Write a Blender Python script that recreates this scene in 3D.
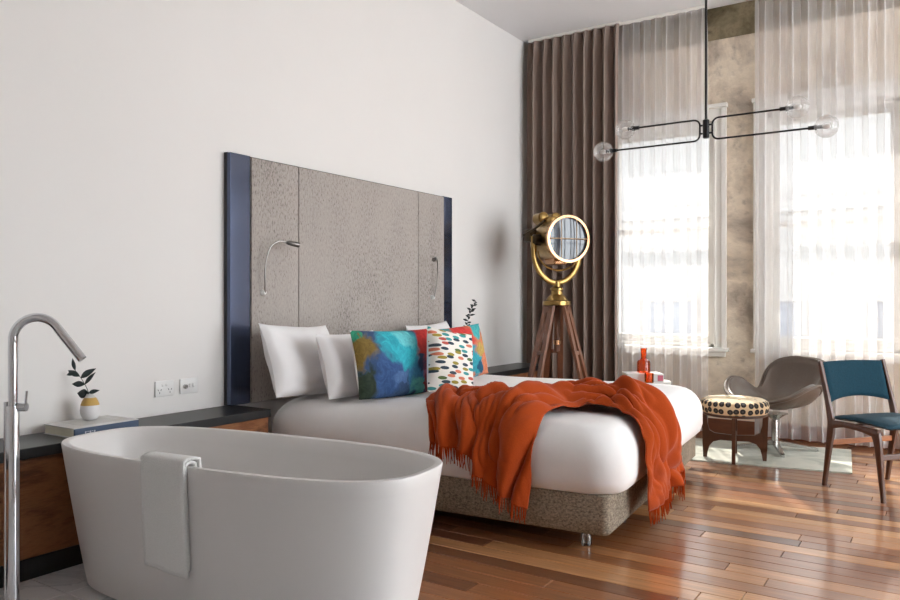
import bpy, bmesh, math, random
from mathutils import Vector, Matrix, noise
PI = math.pi
R = math.radians
random.seed(7)
scene = bpy.context.scene
for _o in list(bpy.data.objects):
    bpy.data.objects.remove(_o)
COL = scene.collection

# ------------------------------------------------------------------ camera
cam_data = bpy.data.cameras.new('camera')
cam_data.sensor_width = 36.0
cam_data.lens = 30.0
cam_data.clip_end = 200
cam = bpy.data.objects.new('camera', cam_data)
COL.objects.link(cam)
cam.location = (3.60, 0.0, 1.2)
cam.rotation_euler = (R(90), 0, R(33.4))
scene.camera = cam

# ------------------------------------------------------------------ light
SKY = 7.0
world = bpy.data.worlds.new('sky')
scene.world = world
world.use_nodes = True
_bg = world.node_tree.nodes['Background']
_bg.inputs['Color'].default_value = (0.92, 0.965, 1.0, 1)
_bg.inputs['Strength'].default_value = SKY
sun_data = bpy.data.lights.new('sun', 'SUN')
sun_data.energy = 40.0
sun_data.angle = R(1.2)
sun_data.color = (1.0, 0.93, 0.84)
sun = bpy.data.objects.new('sun', sun_data)
COL.objects.link(sun)
_d = Vector((0.35, -0.70, -0.75))
sun.rotation_euler = _d.to_track_quat('-Z', 'Y').to_euler()
sun.location = (-4, 14, 12)

vs = scene.view_settings
vs.view_transform = 'Standard'
vs.look = 'None'
vs.gamma = 1.0
vs.use_curve_mapping = False
vs.exposure = 0.2
scene.cycles.max_bounces = 10
scene.cycles.transparent_max_bounces = 24
scene.cycles.sample_clamp_indirect = 6.0
scene.cycles.caustics_reflective = False
scene.cycles.caustics_refractive = False

# ------------------------------------------------------------------ helpers
def link(name, data=None, parent=None, loc=None, rot=None):
    o = bpy.data.objects.new(name, data)
    COL.objects.link(o)
    if parent: o.parent = parent
    if loc: o.location = loc
    if rot: o.rotation_euler = rot
    return o

def tag(o, label=None, cat=None, group=None, kind=None):
    if label: o['label'] = label
    if cat: o['category'] = cat
    if group: o['group'] = group
    if kind: o['kind'] = kind
    return o

def thing(name, label, cat, loc=(0, 0, 0), rotz=0, group=None):
    return tag(link(name, None, None, loc, (0, 0, rotz)), label, cat, group)

class MB:
    """collects faces, then becomes one mesh object"""
    def __init__(s):
        s.v = []; s.f = []
    def add(s, vs_, fs, M=None):
        n = len(s.v)
        s.v += [tuple(M @ Vector(p)) if M else tuple(p) for p in vs_]
        s.f += [tuple(i + n for i in f) for f in fs]
        return s
    def box(s, c, d, bevel=0, M=None, seg=2):
        bm = bmesh.new()
        bmesh.ops.create_cube(bm, size=1)
        bmesh.ops.scale(bm, vec=d, verts=bm.verts)
        if bevel:
            bmesh.ops.bevel(bm, geom=bm.edges[:], offset=bevel, segments=seg, affect='EDGES', profile=.5)
        T = Matrix.Translation(c)
        if M: T = M @ T
        bm.verts.index_update()
        s.add([v.co for v in bm.verts], [[v.index for v in f.verts] for f in bm.faces], T)
        bm.free()
        return s
    def b2(s, p, q, bevel=0, M=None):
        return s.box([(a + b) / 2 for a, b in zip(p, q)], [abs(a - b) for a, b in zip(p, q)], bevel, M)
    def tube(s, pts, rad, seg=10, caps=True, M=None, flat=None):
        pts = [Vector(p) for p in pts]
        n = len(pts)
        if not callable(rad):
            rr = rad; rad = (lambda t: rr)
        up = None; vs_ = []; fs = []
        for i, p in enumerate(pts):
            t = (pts[min(i + 1, n - 1)] - pts[max(i - 1, 0)]).normalized()
            if up is None:
                up = Vector((0, 0, 1)) if abs(t.z) < .9 else Vector((1, 0, 0))
            x = t.cross(up)
            if x.length < 1e-5: x = t.cross(Vector((0, 1, 0)))
            x.normalize(); y = x.cross(t).normalized(); up = y
            r = rad(i / max(1, n - 1))
            for k in range(seg):
                a = 2 * PI * k / seg
                vs_.append(p + x * (math.cos(a) * r) + y * (math.sin(a) * r * (flat or 1)))
        for i in range(n - 1):
            for k in range(seg):
                k2 = (k + 1) % seg
                fs.append((i * seg + k, i * seg + k2, (i + 1) * seg + k2, (i + 1) * seg + k))
        if caps:
            fs.append(tuple(range(seg - 1, -1, -1)))
            fs.append(tuple((n - 1) * seg + k for k in range(seg)))
        return s.add(vs_, fs, M)
    def lathe(s, prof, seg=24, M=None, caps=True):
        """prof = [(r, z)...] turned about z"""
        vs_ = []; fs = []
        n = len(prof)
        for r, z in prof:
            for k in range(seg):
                a = 2 * PI * k / seg
                vs_.append((max(r, 1e-4) * math.cos(a), max(r, 1e-4) * math.sin(a), z))
        for i in range(n - 1):
            for k in range(seg):
                k2 = (k + 1) % seg
                fs.append((i * seg + k, i * seg + k2, (i + 1) * seg + k2, (i + 1) * seg + k))
        if caps:
            fs.append(tuple(range(seg - 1, -1, -1)))
            fs.append(tuple((n - 1) * seg + k for k in range(seg)))
        return s.add(vs_, fs, M)
    def loft(s, rings, closed=True, cap0=True, cap1=True, M=None):
        k_ = len(rings[0]); vs_ = [p for r in rings for p in r]; fs = []
        for i in range(len(rings) - 1):
            for k in range(k_ if closed else k_ - 1):
                k2 = (k + 1) % k_
                fs.append((i * k_ + k, i * k_ + k2, (i + 1) * k_ + k2, (i + 1) * k_ + k))
        if cap0: fs.append(tuple(range(k_ - 1, -1, -1)))
        if cap1: fs.append(tuple((len(rings) - 1) * k_ + k for k in range(k_)))
        return s.add(vs_, fs, M)
    def grid(s, fn, nu, nv, M=None, flip=False):
        vs_ = [fn(i / nu, j / nv) for i in range(nu + 1) for j in range(nv + 1)]
        fs = []
        for i in range(nu):
            for j in range(nv):
                a = i * (nv + 1) + j
                q = (a, a + nv + 1, a + nv + 2, a + 1)
                fs.append(q[::-1] if flip else q)
        return s.add(vs_, fs, M)
    def prism(s, poly, y0, y1, M=None):
        """poly in (x, z), extruded along y"""
        n = len(poly)
        vs_ = [(x, y0, z) for x, z in poly] + [(x, y1, z) for x, z in poly]
        fs = [tuple(range(n)), tuple(range(2 * n - 1, n - 1, -1))]
        for i in range(n):
            j = (i + 1) % n
            fs.append((j, i, i + n, j + n))
        return s.add(vs_, fs, M)
    def build(s, name, mat, parent=None, loc=None, rot=None, smooth=True, angle=38, solid=0, sub=0, kind=None, offset=-1):
        me = bpy.data.meshes.new(name)
        me.from_pydata(s.v, [], s.f)
        me.update()
        bm = bmesh.new(); bm.from_mesh(me)
        bmesh.ops.recalc_face_normals(bm, faces=bm.faces)
        bm.to_mesh(me); bm.free()
        if smooth:
            me.polygons.foreach_set('use_smooth', [True] * len(me.polygons))
            me.set_sharp_from_angle(angle=R(angle))
        o = link(name, me, parent, loc, rot)
        if mat: me.materials.append(M_[mat] if isinstance(mat, str) else mat)
        if solid:
            m = o.modifiers.new('thickness', 'SOLIDIFY'); m.thickness = solid; m.offset = offset
        if sub:
            m = o.modifiers.new('smooth', 'SUBSURF'); m.levels = sub; m.render_levels = sub
        if kind: o['kind'] = kind
        return o

def copy_tree(o, parent=None):
    c = o.copy(); COL.objects.link(c); c.parent = parent
    for ch in list(o.children): copy_tree(ch, c)
    return c

def smoothstep(a, b, x):
    t = max(0., min(1., (x - a) / (b - a))); return t * t * (3 - 2 * t)

def interp(tab, x):
    if x <= tab[0][0]: return tab[0][1]
    for (a, p), (b, q) in zip(tab, tab[1:]):
        if x <= b: return p + (q - p) * (x - a) / (b - a)
    return tab[-1][1]

def bez(pts, n):
    """Catmull-Rom through pts"""
    P = [Vector(p) for p in pts]
    P = [P[0] * 2 - P[1]] + P + [P[-1] * 2 - P[-2]]
    out = []
    for i in range(1, len(P) - 2):
        for k in range(n):
            t = k / n
            a, b, c, d = P[i - 1], P[i], P[i + 1], P[i + 2]
            out.append(.5 * ((2 * b) + (c - a) * t + (2 * a - 5 * b + 4 * c - d) * t * t + (3 * b - a - 3 * c + d) * t ** 3))
    out.append(P[-2])
    return out

# ------------------------------------------------------------------ materials
M_ = {}
def nodes(name):
    m = bpy.data.materials.new(name); m.use_nodes = True
    nt = m.node_tree
    M_[name] = m
    return m, nt, nt.nodes, nt.links, nt.nodes['Principled BSDF']

def S(c):
    """sRGB 0-255 to linear"""
    return tuple(((x / 255) / 12.92 if x / 255 <= .04045 else ((x / 255 + .055) / 1.055) ** 2.4) for x in c) + (1,)

def ramp(N, stops, interp_='LINEAR'):
    r = N.new('ShaderNodeValToRGB'); r.color_ramp.interpolation = interp_
    e = r.color_ramp.elements
    while len(e) < len(stops): e.new(.5)
    for q, (p, c) in zip(e, stops):
        q.position = p; q.color = c if len(c) == 4 else tuple(c) + (1,)
    return r

def coords(N, L, scale=(1, 1, 1), kind='Object', rot=(0, 0, 0)):
    t = N.new('ShaderNodeTexCoord'); m = N.new('ShaderNodeMapping')
    m.inputs['Scale'].default_value = scale; m.inputs['Rotation'].default_value = rot
    L.new(t.outputs[kind], m.inputs['Vector'])
    return m.outputs['Vector']

def noise_tex(N, L, vec, scale, detail=4, rough=.55, dist=0):
    n = N.new('ShaderNodeTexNoise')
    n.inputs['Scale'].default_value = scale; n.inputs['Detail'].default_value = detail
    n.inputs['Roughness'].default_value = rough; n.inputs['Distortion'].default_value = dist
    if vec: L.new(vec, n.inputs['Vector'])
    return n

def bump(N, L, P, h, strength, dist=.01):
    b = N.new('ShaderNodeBump'); b.inputs['Strength'].default_value = strength; b.inputs['Distance'].default_value = dist
    L.new(h, b.inputs['Height']); L.new(b.outputs['Normal'], P.inputs['Normal'])

def plain(name, rgb, rough=.5, metal=0, spec=.5, nscale=0, namp=.06, bstr=0, coat=0, sheen=0, nvec=(1, 1, 1)):
    m, nt, N, L, P = nodes(name)
    c = S(rgb)
    P.inputs['Base Color'].default_value = c
    P.inputs['Roughness'].default_value = rough
    P.inputs['Metallic'].default_value = metal
    P.inputs['Specular IOR Level'].default_value = spec
    P.inputs['Coat Weight'].default_value = coat
    P.inputs['Coat Roughness'].default_value = .1
    if sheen:
        P.inputs['Sheen Weight'].default_value = sheen
    if nscale:
        n = noise_tex(N, L, coords(N, L, nvec), nscale)
        r = ramp(N, [(.25, tuple(x * (1 - namp) for x in c[:3])), (.75, tuple(min(1, x * (1 + namp)) for x in c[:3]))])
        L.new(n.outputs['Fac'], r.inputs['Fac']); L.new(r.outputs['Color'], P.inputs['Base Color'])
        if bstr: bump(N, L, P, n.outputs['Fac'], bstr)
    return m

plain('wall_paint', (234, 231, 228), .85, spec=.2, nscale=1.2, namp=.012)
plain('ceiling_paint', (236, 235, 236), .9, spec=.1, nscale=1, namp=.01)
plain('white_frame', (236, 233, 226), .45, nscale=3, namp=.02)
plain('linen', (238, 236, 235), .85, spec=.15, nscale=6, namp=.02, bstr=.12, sheen=.2)
plain('pillow_linen', (240, 238, 238), .85, spec=.15, nscale=5, namp=.02, bstr=.15, sheen=.2)
plain('towel_cloth', (236, 236, 234), .95, spec=.1, nscale=260, namp=.05, bstr=.5, sheen=.3)
plain('tub_stone', (226, 223, 221), .38, spec=.45, nscale=3, namp=.01)
plain('chrome', (215, 217, 220), .08, metal=1)
plain('steel', (190, 190, 188), .25, metal=1, nscale=8, namp=.05)
plain('steel_dark', (128, 124, 120), .3, metal=1, nscale=8, namp=.05)
plain('polished_brass', (164, 134, 82), .28, metal=1, nscale=14, namp=.3)
plain('pale_brass', (214, 190, 160), .3, metal=1)
plain('copper_brass', (205, 160, 120), .22, metal=1, nscale=9, namp=.2)
plain('dark_bronze', (70, 58, 44), .35, metal=1, nscale=12, namp=.3)
plain('black_metal', (26, 26, 28), .4, metal=.4)
plain('black_lacquer', (34, 35, 37), .38, nscale=4, namp=.1)
plain('blue_lacquer', (78, 88, 114), .14, metal=.75, spec=1.0, nscale=3, namp=.06)
plain('plate_white', (234, 233, 231), .35, nscale=5, namp=.01)
plain('slot_dark', (70, 68, 68), .6)
plain('teal_fabric', (12, 50, 64), .8, spec=.15, nscale=90, namp=.15, bstr=.15, sheen=.05)
plain('taupe_leather', (100, 86, 75), .36, spec=.55, nscale=60, namp=.08, bstr=.08)
plain('cover_blue', (64, 82, 108), .55, nscale=6, namp=.05)
plain('cover_grey', (214, 212, 210), .5, nscale=8, namp=.03)
plain('paper', (226, 220, 200), .8, nscale=90, namp=.07, nvec=(1, 1, 40))
plain('leaf_dark', (44, 58, 58), .55, nscale=20, namp=.25)
plain('leaf_black', (38, 42, 44), .6, nscale=20, namp=.25)
plain('stem_green', (66, 74, 62), .6, nscale=30, namp=.2)
plain('print_white', (214, 216, 222), .6)
plain('grey_table', (196, 194, 190), .4, nscale=5, namp=.03)
plain('spine_pink', (196, 96, 116), .6)
plain('facade_paint', (112, 111, 110), .9, nscale=.7, namp=.04)
plain('facade_glass', (60, 70, 84), .2, nscale=.5, namp=.1)
plain('asphalt', (150, 148, 146), .9, nscale=2, namp=.1)

def wood(name, cols, scale=(1, 14, 14), rough=.35, coat=0., freq=3):
    m, nt, N, L, P = nodes(name)
    v = coords(N, L, scale)
    n = noise_tex(N, L, v, freq, 6, .6, .8)
    r = ramp(N, [(.2 + .6 * i / (len(cols) - 1), S(c)) for i, c in enumerate(cols)])
    L.new(n.outputs['Fac'], r.inputs['Fac']); L.new(r.outputs['Color'], P.inputs['Base Color'])
    P.inputs['Roughness'].default_value = rough; P.inputs['Coat Weight'].default_value = coat
    bump(N, L, P, n.outputs['Fac'], .08, .004)
    return m
wood('walnut', [(58, 32, 20), (84, 50, 32), (70, 40, 26)], (9, 9, 1.2), .32, .15)
wood('orange_wood', [(150, 90, 46), (178, 112, 62), (140, 82, 42)], (2, 2, 9), .35)
wood('tripod_wood', [(92, 56, 38), (128, 82, 58), (104, 66, 46)], (12, 12, 1), .35)
wood('skirting_wood', [(88, 50, 34), (120, 72, 48), (98, 58, 40)], (1, 10, 10), .4)

# figured veneer on the ledge front
m, nt, N, L, P = nodes('burl_veneer')
v = coords(N, L, (1, .75, 2.4))
n1 = noise_tex(N, L, v, 1.9, 3, .5, 2.2)
n2 = noise_tex(N, L, coords(N, L, (1, 5, 30)), 4, 4, .6, .5)
mx = N.new('ShaderNodeMix'); mx.inputs[0].default_value = .25
L.new(n1.outputs['Fac'], mx.inputs[2]); L.new(n2.outputs['Fac'], mx.inputs[3])
r = ramp(N, [(.3, S((70, 44, 30))), (.42, S((120, 76, 48))), (.52, S((162, 108, 70))), (.62, S((128, 78, 48))), (.72, S((178, 124, 82)))])
L.new(mx.outputs[0], r.inputs['Fac']); L.new(r.outputs['Color'], P.inputs['Base Color'])
P.inputs['Roughness'].default_value = .38

# floor boards: a tone for each board and grain along x
m, nt, N, L, P = nodes('floor_board')
oi = N.new('ShaderNodeObjectInfo')
r = ramp(N, [(0, S((104, 62, 40))), (.22, S((142, 90, 56))), (.45, S((166, 110, 70))), (.62, S((126, 76, 50))), (.8, S((190, 134, 88))), (1, S((210, 160, 110)))])
L.new(oi.outputs['Random'], r.inputs['Fac'])
g = N.new('ShaderNodeNewGeometry'); mp = N.new('ShaderNodeMapping')
mp.inputs['Scale'].default_value = (1.1, 26, 1)
L.new(g.outputs['Position'], mp.inputs['Vector'])
n = noise_tex(N, L, mp.outputs['Vector'], 2.2, 6, .6, .4)
r2 = ramp(N, [(.3, (.62, .62, .62)), (.7, (1.2, 1.2, 1.2))])
L.new(n.outputs['Fac'], r2.inputs['Fac'])
mul = N.new('ShaderNodeMix'); mul.data_type = 'RGBA'; mul.blend_type = 'MULTIPLY'; mul.inputs[0].default_value = .8
L.new(r.outputs['Color'], mul.inputs[6]); L.new(r2.outputs['Color'], mul.inputs[7])
L.new(mul.outputs[2], P.inputs['Base Color'])
P.inputs['Roughness'].default_value = .3
P.inputs['Coat Weight'].default_value = 1.0; P.inputs['Coat Roughness'].default_value = .13
bump(N, L, P, n.outputs['Fac'], .05, .003)

# marble
m, nt, N, L, P = nodes('marble')
g = N.new('ShaderNodeNewGeometry')
n = noise_tex(N, L, g.outputs['Position'], 2.0, 7, .62, 1.6)
r = ramp(N, [(.3, S((196, 194, 196))), (.46, S((226, 224, 224))), (.5, S((204, 203, 205))), (.54, S((230, 228, 228))), (.8, S((236, 234, 234)))])
L.new(n.outputs['Fac'], r.inputs['Fac']); L.new(r.outputs['Color'], P.inputs['Base Color'])
P.inputs['Roughness'].default_value = .25

# raw plaster and concrete
def rough_wall(name, cols, sc=1.6):
    m, nt, N, L, P = nodes(name)
    g = N.new('ShaderNodeNewGeometry')
    n = noise_tex(N, L, g.outputs['Position'], sc, 8, .62, .6)
    n2 = noise_tex(N, L, g.outputs['Position'], 14, 5, .6)
    r = ramp(N, [(.3 + .4 * i / (len(cols) - 1), S(c)) for i, c in enumerate(cols)])
    L.new(n.outputs['Fac'], r.inputs['Fac'])
    r2 = ramp(N, [(.25, (.62, .6, .58)), (.42, (1, 1, 1)), (.8, (1.08, 1.08, 1.06))])
    L.new(n2.outputs['Fac'], r2.inputs['Fac'])
    mul = N.new('ShaderNodeMix'); mul.data_type = 'RGBA'; mul.blend_type = 'MULTIPLY'; mul.inputs[0].default_value = .75
    L.new(r.outputs['Color'], mul.inputs[6]); L.new(r2.outputs['Color'], mul.inputs[7])
    L.new(mul.outputs[2], P.inputs['Base Color'])
    P.inputs['Roughness'].default_value = .92; P.inputs['Specular IOR Level'].default_value = .15
    bump(N, L, P, n2.outputs['Fac'], .5, .02)
rough_wall('raw_plaster', [(158, 146, 132), (200, 186, 169), (234, 220, 200), (216, 201, 181), (176, 164, 150)])
rough_wall('raw_beam', [(80, 72, 56), (112, 102, 80), (142, 130, 106), (92, 82, 66)], 3)

# headboard cloth and bed base cloth: upright flecks
def fleck(name, a, b, c, sc=(26, 26, 9), thr=(.36, .46), big=2.0):
    m, nt, N, L, P = nodes(name)
    n = noise_tex(N, L, coords(N, L, sc), 5, 5, .7)
    n2 = noise_tex(N, L, coords(N, L, (1, 1, .45)), big, 4, .6)
    r = ramp(N, [(thr[0], S(a)), (thr[1], S(b)), (.8, S(c))])
    ad = N.new('ShaderNodeMath'); ad.operation = 'MULTIPLY_ADD'
    ad.inputs[1].default_value = .35; L.new(n2.outputs['Fac'], ad.inputs[0]); L.new(n.outputs['Fac'], ad.inputs[2])
    sb = N.new('ShaderNodeMath'); sb.operation = 'SUBTRACT'; sb.inputs[1].default_value = .17
    L.new(ad.outputs[0], sb.inputs[0])
    L.new(sb.outputs[0], r.inputs['Fac']); L.new(r.outputs['Color'], P.inputs['Base Color'])
    P.inputs['Roughness'].default_value = .85; P.inputs['Specular IOR Level'].default_value = .2
    bump(N, L, P, n.outputs['Fac'], .25, .006)
fleck('headboard_cloth', (112, 105, 102), (170, 162, 156), (190, 182, 174), (22, 22, 8), (.33, .46))
fleck('base_cloth', (84, 76, 66), (148, 136, 120), (188, 175, 156), (16, 16, 24), (.32, .54), 3)

# drape cloth
plain('drape_cloth', (150, 132, 122), .85, spec=.15, nscale=8, namp=.06, nvec=(40, 40, 1), sheen=.15)
# sheer cloth
m, nt, N, L, P = nodes('sheer_cloth')
out = N['Material Output']
tr = N.new('ShaderNodeBsdfTransparent'); tl = N.new('ShaderNodeBsdfTranslucent'); df = N.new('ShaderNodeBsdfDiffuse')
tl.inputs['Color'].default_value = S((246, 244, 244)); df.inputs['Color'].default_value = S((246, 244, 244))
m1 = N.new('ShaderNodeMixShader'); m2 = N.new('ShaderNodeMixShader')
m1.inputs[0].default_value = .5
nz = noise_tex(N, L, coords(N, L, (60, 60, 3)), 3, 2)
mr = N.new('ShaderNodeMapRange'); mr.inputs['To Min'].default_value = .33; mr.inputs['To Max'].default_value = .44
L.new(nz.outputs['Fac'], mr.inputs['Value']); L.new(mr.outputs[0], m2.inputs[0])
L.new(df.outputs[0], m1.inputs[1]); L.new(tl.outputs[0], m1.inputs[2])
L.new(tr.outputs[0], m2.inputs[1]); L.new(m1.outputs[0], m2.inputs[2])
L.new(m2.outputs[0], out.inputs['Surface'])

# thin clear glass (window panes, bulbs)
def thin_glass(name, tint, refl=.08, rough=0.0):
    m, nt, N, L, P = nodes(name)
    out = N['Material Output']
    tr = N.new('ShaderNodeBsdfTransparent'); tr.inputs['Color'].default_value = tint
    gl = N.new('ShaderNodeBsdfGlossy'); gl.inputs['Roughness'].default_value = rough
    fr = N.new('ShaderNodeFresnel'); fr.inputs['IOR'].default_value = 1.45
    ml = N.new('ShaderNodeMath'); ml.operation = 'MULTIPLY_ADD'; ml.inputs[1].default_value = .8; ml.inputs[2].default_value = refl
    L.new(fr.outputs[0], ml.inputs[0])
    mx = N.new('ShaderNodeMixShader'); L.new(ml.outputs[0], mx.inputs[0])
    L.new(tr.outputs[0], mx.inputs[1]); L.new(gl.outputs[0], mx.inputs[2]); L.new(mx.outputs[0], out.inputs['Surface'])
thin_glass('window_glass', (.97, .98, .98, 1), .0)
thin_glass('bulb_glass', (.98, .98, .98, 1), .02)
_nt = M_['bulb_glass'].node_tree; _N = _nt.nodes
for _n in _N:
    if _n.type == 'MATH': _n.inputs[1].default_value = .45
_df = _N.new('ShaderNodeBsdfTranslucent'); _df.inputs['Color'].default_value = (.9, .9, .9, 1)
_mx = _N.new('ShaderNodeMixShader'); _mx.inputs[0].default_value = .2
_old = _N['Material Output'].inputs['Surface'].links[0].from_socket
_nt.links.new(_old, _mx.inputs[1]); _nt.links.new(_df.outputs[0], _mx.inputs[2]); _nt.links.new(_mx.outputs[0], _N['Material Output'].inputs['Surface'])
thin_glass('caster_glass', (.75, .75, .73, 1), .1)
thin_glass('orange_glass', S((255, 150, 70)), .04, .05)
thin_glass('amber_glass', S((255, 190, 90)), .04, .05)
plain('frosted_bulb', (240, 238, 234), .4)
plain('lamp_glass', (70, 78, 90), .06, spec=.8, nscale=2, namp=.1)

# throw
plain('throw_wool', (170, 68, 20), .92, spec=.1, nscale=160, namp=.1, bstr=.2, sheen=.15)
plain('fringe_wool', (164, 62, 20), .92, spec=.1, nscale=40, namp=.12)

# printed cushions
def paint_swirl(name, stops, sc=4.2, off=0.0, dist=1.2):
    m, nt, N, L, P = nodes(name)
    t = N.new('ShaderNodeTexCoord'); mp = N.new('ShaderNodeMapping')
    mp.inputs['Location'].default_value = (off, off * .7, off * 1.3); L.new(t.outputs['Object'], mp.inputs['Vector'])
    n = noise_tex(N, L, mp.outputs['Vector'], sc, 2.5, .45, dist)
    r = ramp(N, stops)
    L.new(n.outputs['Fac'], r.inputs['Fac'])
    n2 = noise_tex(N, L, mp.outputs['Vector'], sc * 3, 4, .6, 2.0)
    r2 = ramp(N, [(.35, (.7, .7, .75)), (.65, (1.15, 1.15, 1.1))]); L.new(n2.outputs['Fac'], r2.inputs['Fac'])
    mul = N.new('ShaderNodeMix'); mul.data_type = 'RGBA'; mul.blend_type = 'MULTIPLY'; mul.inputs[0].default_value = .7
    L.new(r.outputs['Color'], mul.inputs[6]); L.new(r2.outputs['Color'], mul.inputs[7])
    L.new(mul.outputs[2], P.inputs['Base Color']); P.inputs['Roughness'].default_value = .8
    P.inputs['Specular IOR Level'].default_value = .2

def blob_paint(name, base, blobs, sc=5.0):
    """soft painted blobs at set places on the cover (x, z, radius, colour)"""
    m, nt, N, L, P = nodes(name)
    t = N.new('ShaderNodeTexCoord')
    nz = noise_tex(N, L, t.outputs['Object'], sc, 3, .55, .8)
    sub = N.new('ShaderNodeVectorMath'); sub.operation = 'SUBTRACT'; sub.inputs[1].default_value = (.5, .5, .5)
    L.new(nz.outputs['Color'], sub.inputs[0])
    sc_ = N.new('ShaderNodeVectorMath'); sc_.operation = 'SCALE'; sc_.inputs['Scale'].default_value = .30
    L.new(sub.outputs[0], sc_.inputs[0])
    ad = N.new('ShaderNodeVectorMath'); L.new(t.outputs['Object'], ad.inputs[0]); L.new(sc_.outputs[0], ad.inputs[1])
    flat = N.new('ShaderNodeVectorMath'); flat.operation = 'MULTIPLY'; flat.inputs[1].default_value = (1, 0, 1)
    L.new(ad.outputs[0], flat.inputs[0])
    prev = None
    for (x, z, rad, c) in blobs:
        ds = N.new('ShaderNodeVectorMath'); ds.operation = 'DISTANCE'; ds.inputs[1].default_value = (x, 0, z)
        L.new(flat.outputs[0], ds.inputs[0])
        mr = N.new('ShaderNodeMapRange'); mr.inputs['From Min'].default_value = rad; mr.inputs['From Max'].default_value = rad * .72
        L.new(ds.outputs['Value'], mr.inputs['Value'])
        mx = N.new('ShaderNodeMix'); mx.data_type = 'RGBA'
        L.new(mr.outputs[0], mx.inputs[0]); mx.inputs[7].default_value = S(c)
        if prev: L.new(prev, mx.inputs[6])
        else: mx.inputs[6].default_value = S(base)
        prev = mx.outputs[2]
    n2 = noise_tex(N, L, ad.outputs[0], 13, 4, .6, 2.5)
    r2 = ramp(N, [(.35, (.66, .66, .72)), (.66, (1.25, 1.22, 1.15))]); L.new(n2.outputs['Fac'], r2.inputs['Fac'])
    mul = N.new('ShaderNodeMix'); mul.data_type = 'RGBA'; mul.blend_type = 'MULTIPLY'; mul.inputs[0].default_value = .75
    L.new(prev, mul.inputs[6]); L.new(r2.outputs['Color'], mul.inputs[7])
    L.new(mul.outputs[2], P.inputs['Base Color']); P.inputs['Roughness'].default_value = .8
    P.inputs['Specular IOR Level'].default_value = .2
TEAL, BLUE, RED, OLIVE, ORANGE, NAVY, CREAM = (58, 176, 192), (62, 92, 140), (178, 48, 44), (126, 104, 52), (224, 110, 84), (44, 62, 92), (222, 190, 158)
blob_paint('print_teal_red', (60, 84, 118), [(.30, .2, .22, RED), (.33, .02, .13, (120, 40, 46)), (.12, .10, .13, (70, 130, 170)), (0.0, .30, .19, TEAL),
    (.05, .34, .09, (110, 205, 212)), (-.30, .30, .13, OLIVE), (-.34, .08, .12, (50, 62, 50)), (-.14, .12, .13, BLUE), (-.06, .10, .07, (88, 120, 168)),
    (.12, .03, .09, (96, 176, 170)), (-.34, .40, .06, (50, 140, 110)), (.2, .2, .05, NAVY), (.27, .36, .12, RED), (.32, .14, .14, (168, 46, 44)), (.24, .04, .07, (122, 42, 48))])
blob_paint('print_red_teal', (210, 130, 96), [(-.22, .32, .13, NAVY), (-.1, .34, .09, (70, 150, 150)), (.05, .28, .15, (214, 70, 66)), (.14, .10, .13, (58, 156, 172)),
    (-.04, .17, .08, CREAM), (-.14, .06, .12, ORANGE), (.24, .36, .08, (76, 176, 180)), (.2, .05, .06, (42, 92, 120)), (.24, .2, .06, (190, 160, 90)), (-.28, .1, .1, RED)])

# brush strokes: stretched cells, coloured one by one, on white
m, nt, N, L, P = nodes('print_strokes')
t = N.new('ShaderNodeTexCoord'); mp = N.new('ShaderNodeMapping')
mp.inputs['Scale'].default_value = (12.5, 36, 1); mp.inputs['Rotation'].default_value = (0, 0, R(-14))
_sx = N.new('ShaderNodeSeparateXYZ'); _cb = N.new('ShaderNodeCombineXYZ')
L.new(t.outputs['Object'], _sx.inputs[0]); L.new(_sx.outputs['X'], _cb.inputs['X']); L.new(_sx.outputs['Z'], _cb.inputs['Y'])
L.new(_cb.outputs[0], mp.inputs['Vector'])
vo = N.new('ShaderNodeTexVoronoi'); vo.voronoi_dimensions = '2D'; vo.inputs['Scale'].default_value = 1.0; vo.inputs['Randomness'].default_value = .6
L.new(mp.outputs['Vector'], vo.inputs['Vector'])
sep = N.new('ShaderNodeSeparateColor'); L.new(vo.outputs['Color'], sep.inputs[0])
r = ramp(N, [(0, S((40, 60, 74))), (.16, S((58, 150, 150))), (.32, S((214, 124, 96))), (.46, S((158, 140, 52))), (.6, S((90, 110, 60))), (.72, S((190, 84, 70))), (.86, S((60, 74, 84)))], 'CONSTANT')
L.new(sep.outputs[0], r.inputs['Fac'])
lt = N.new('ShaderNodeMath'); lt.operation = 'LESS_THAN'; lt.inputs[1].default_value = .36
L.new(vo.outputs['Distance'], lt.inputs[0])
mx = N.new('ShaderNodeMix'); mx.data_type = 'RGBA'; L.new(lt.outputs[0], mx.inputs[0])
mx.inputs[6].default_value = S((238, 234, 226)); L.new(r.outputs['Color'], mx.inputs[7])
L.new(mx.outputs[2], P.inputs['Base Color']); P.inputs['Roughness'].default_value = .8

# dotted stool cover: rings in rows round the rim, sparse dots on top
m, nt, N, L, P = nodes('dotted_cover')
t = N.new('ShaderNodeTexCoord')
sx = N.new('ShaderNodeSeparateXYZ'); L.new(t.outputs['Object'], sx.inputs[0])
at = N.new('ShaderNodeMath'); at.operation = 'ARCTAN2'; L.new(sx.outputs['Y'], at.inputs[0]); L.new(sx.outputs['X'], at.inputs[1])
a2 = N.new('ShaderNodeMath'); a2.operation = 'MULTIPLY'; a2.inputs[1].default_value = 30 / (2 * PI); L.new(at.outputs[0], a2.inputs[0])
z2 = N.new('ShaderNodeMath'); z2.operation = 'MULTIPLY_ADD'; z2.inputs[1].default_value = 21; z2.inputs[2].default_value = -.42 * 21 + 50; L.new(sx.outputs['Z'], z2.inputs[0])
cb = N.new('ShaderNodeCombineXYZ'); L.new(a2.outputs[0], cb.inputs[0]); L.new(z2.outputs[0], cb.inputs[1])
vo = N.new('ShaderNodeTexVoronoi'); vo.voronoi_dimensions = '2D'; vo.inputs['Scale'].default_value = 1; vo.inputs['Randomness'].default_value = .3
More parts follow.
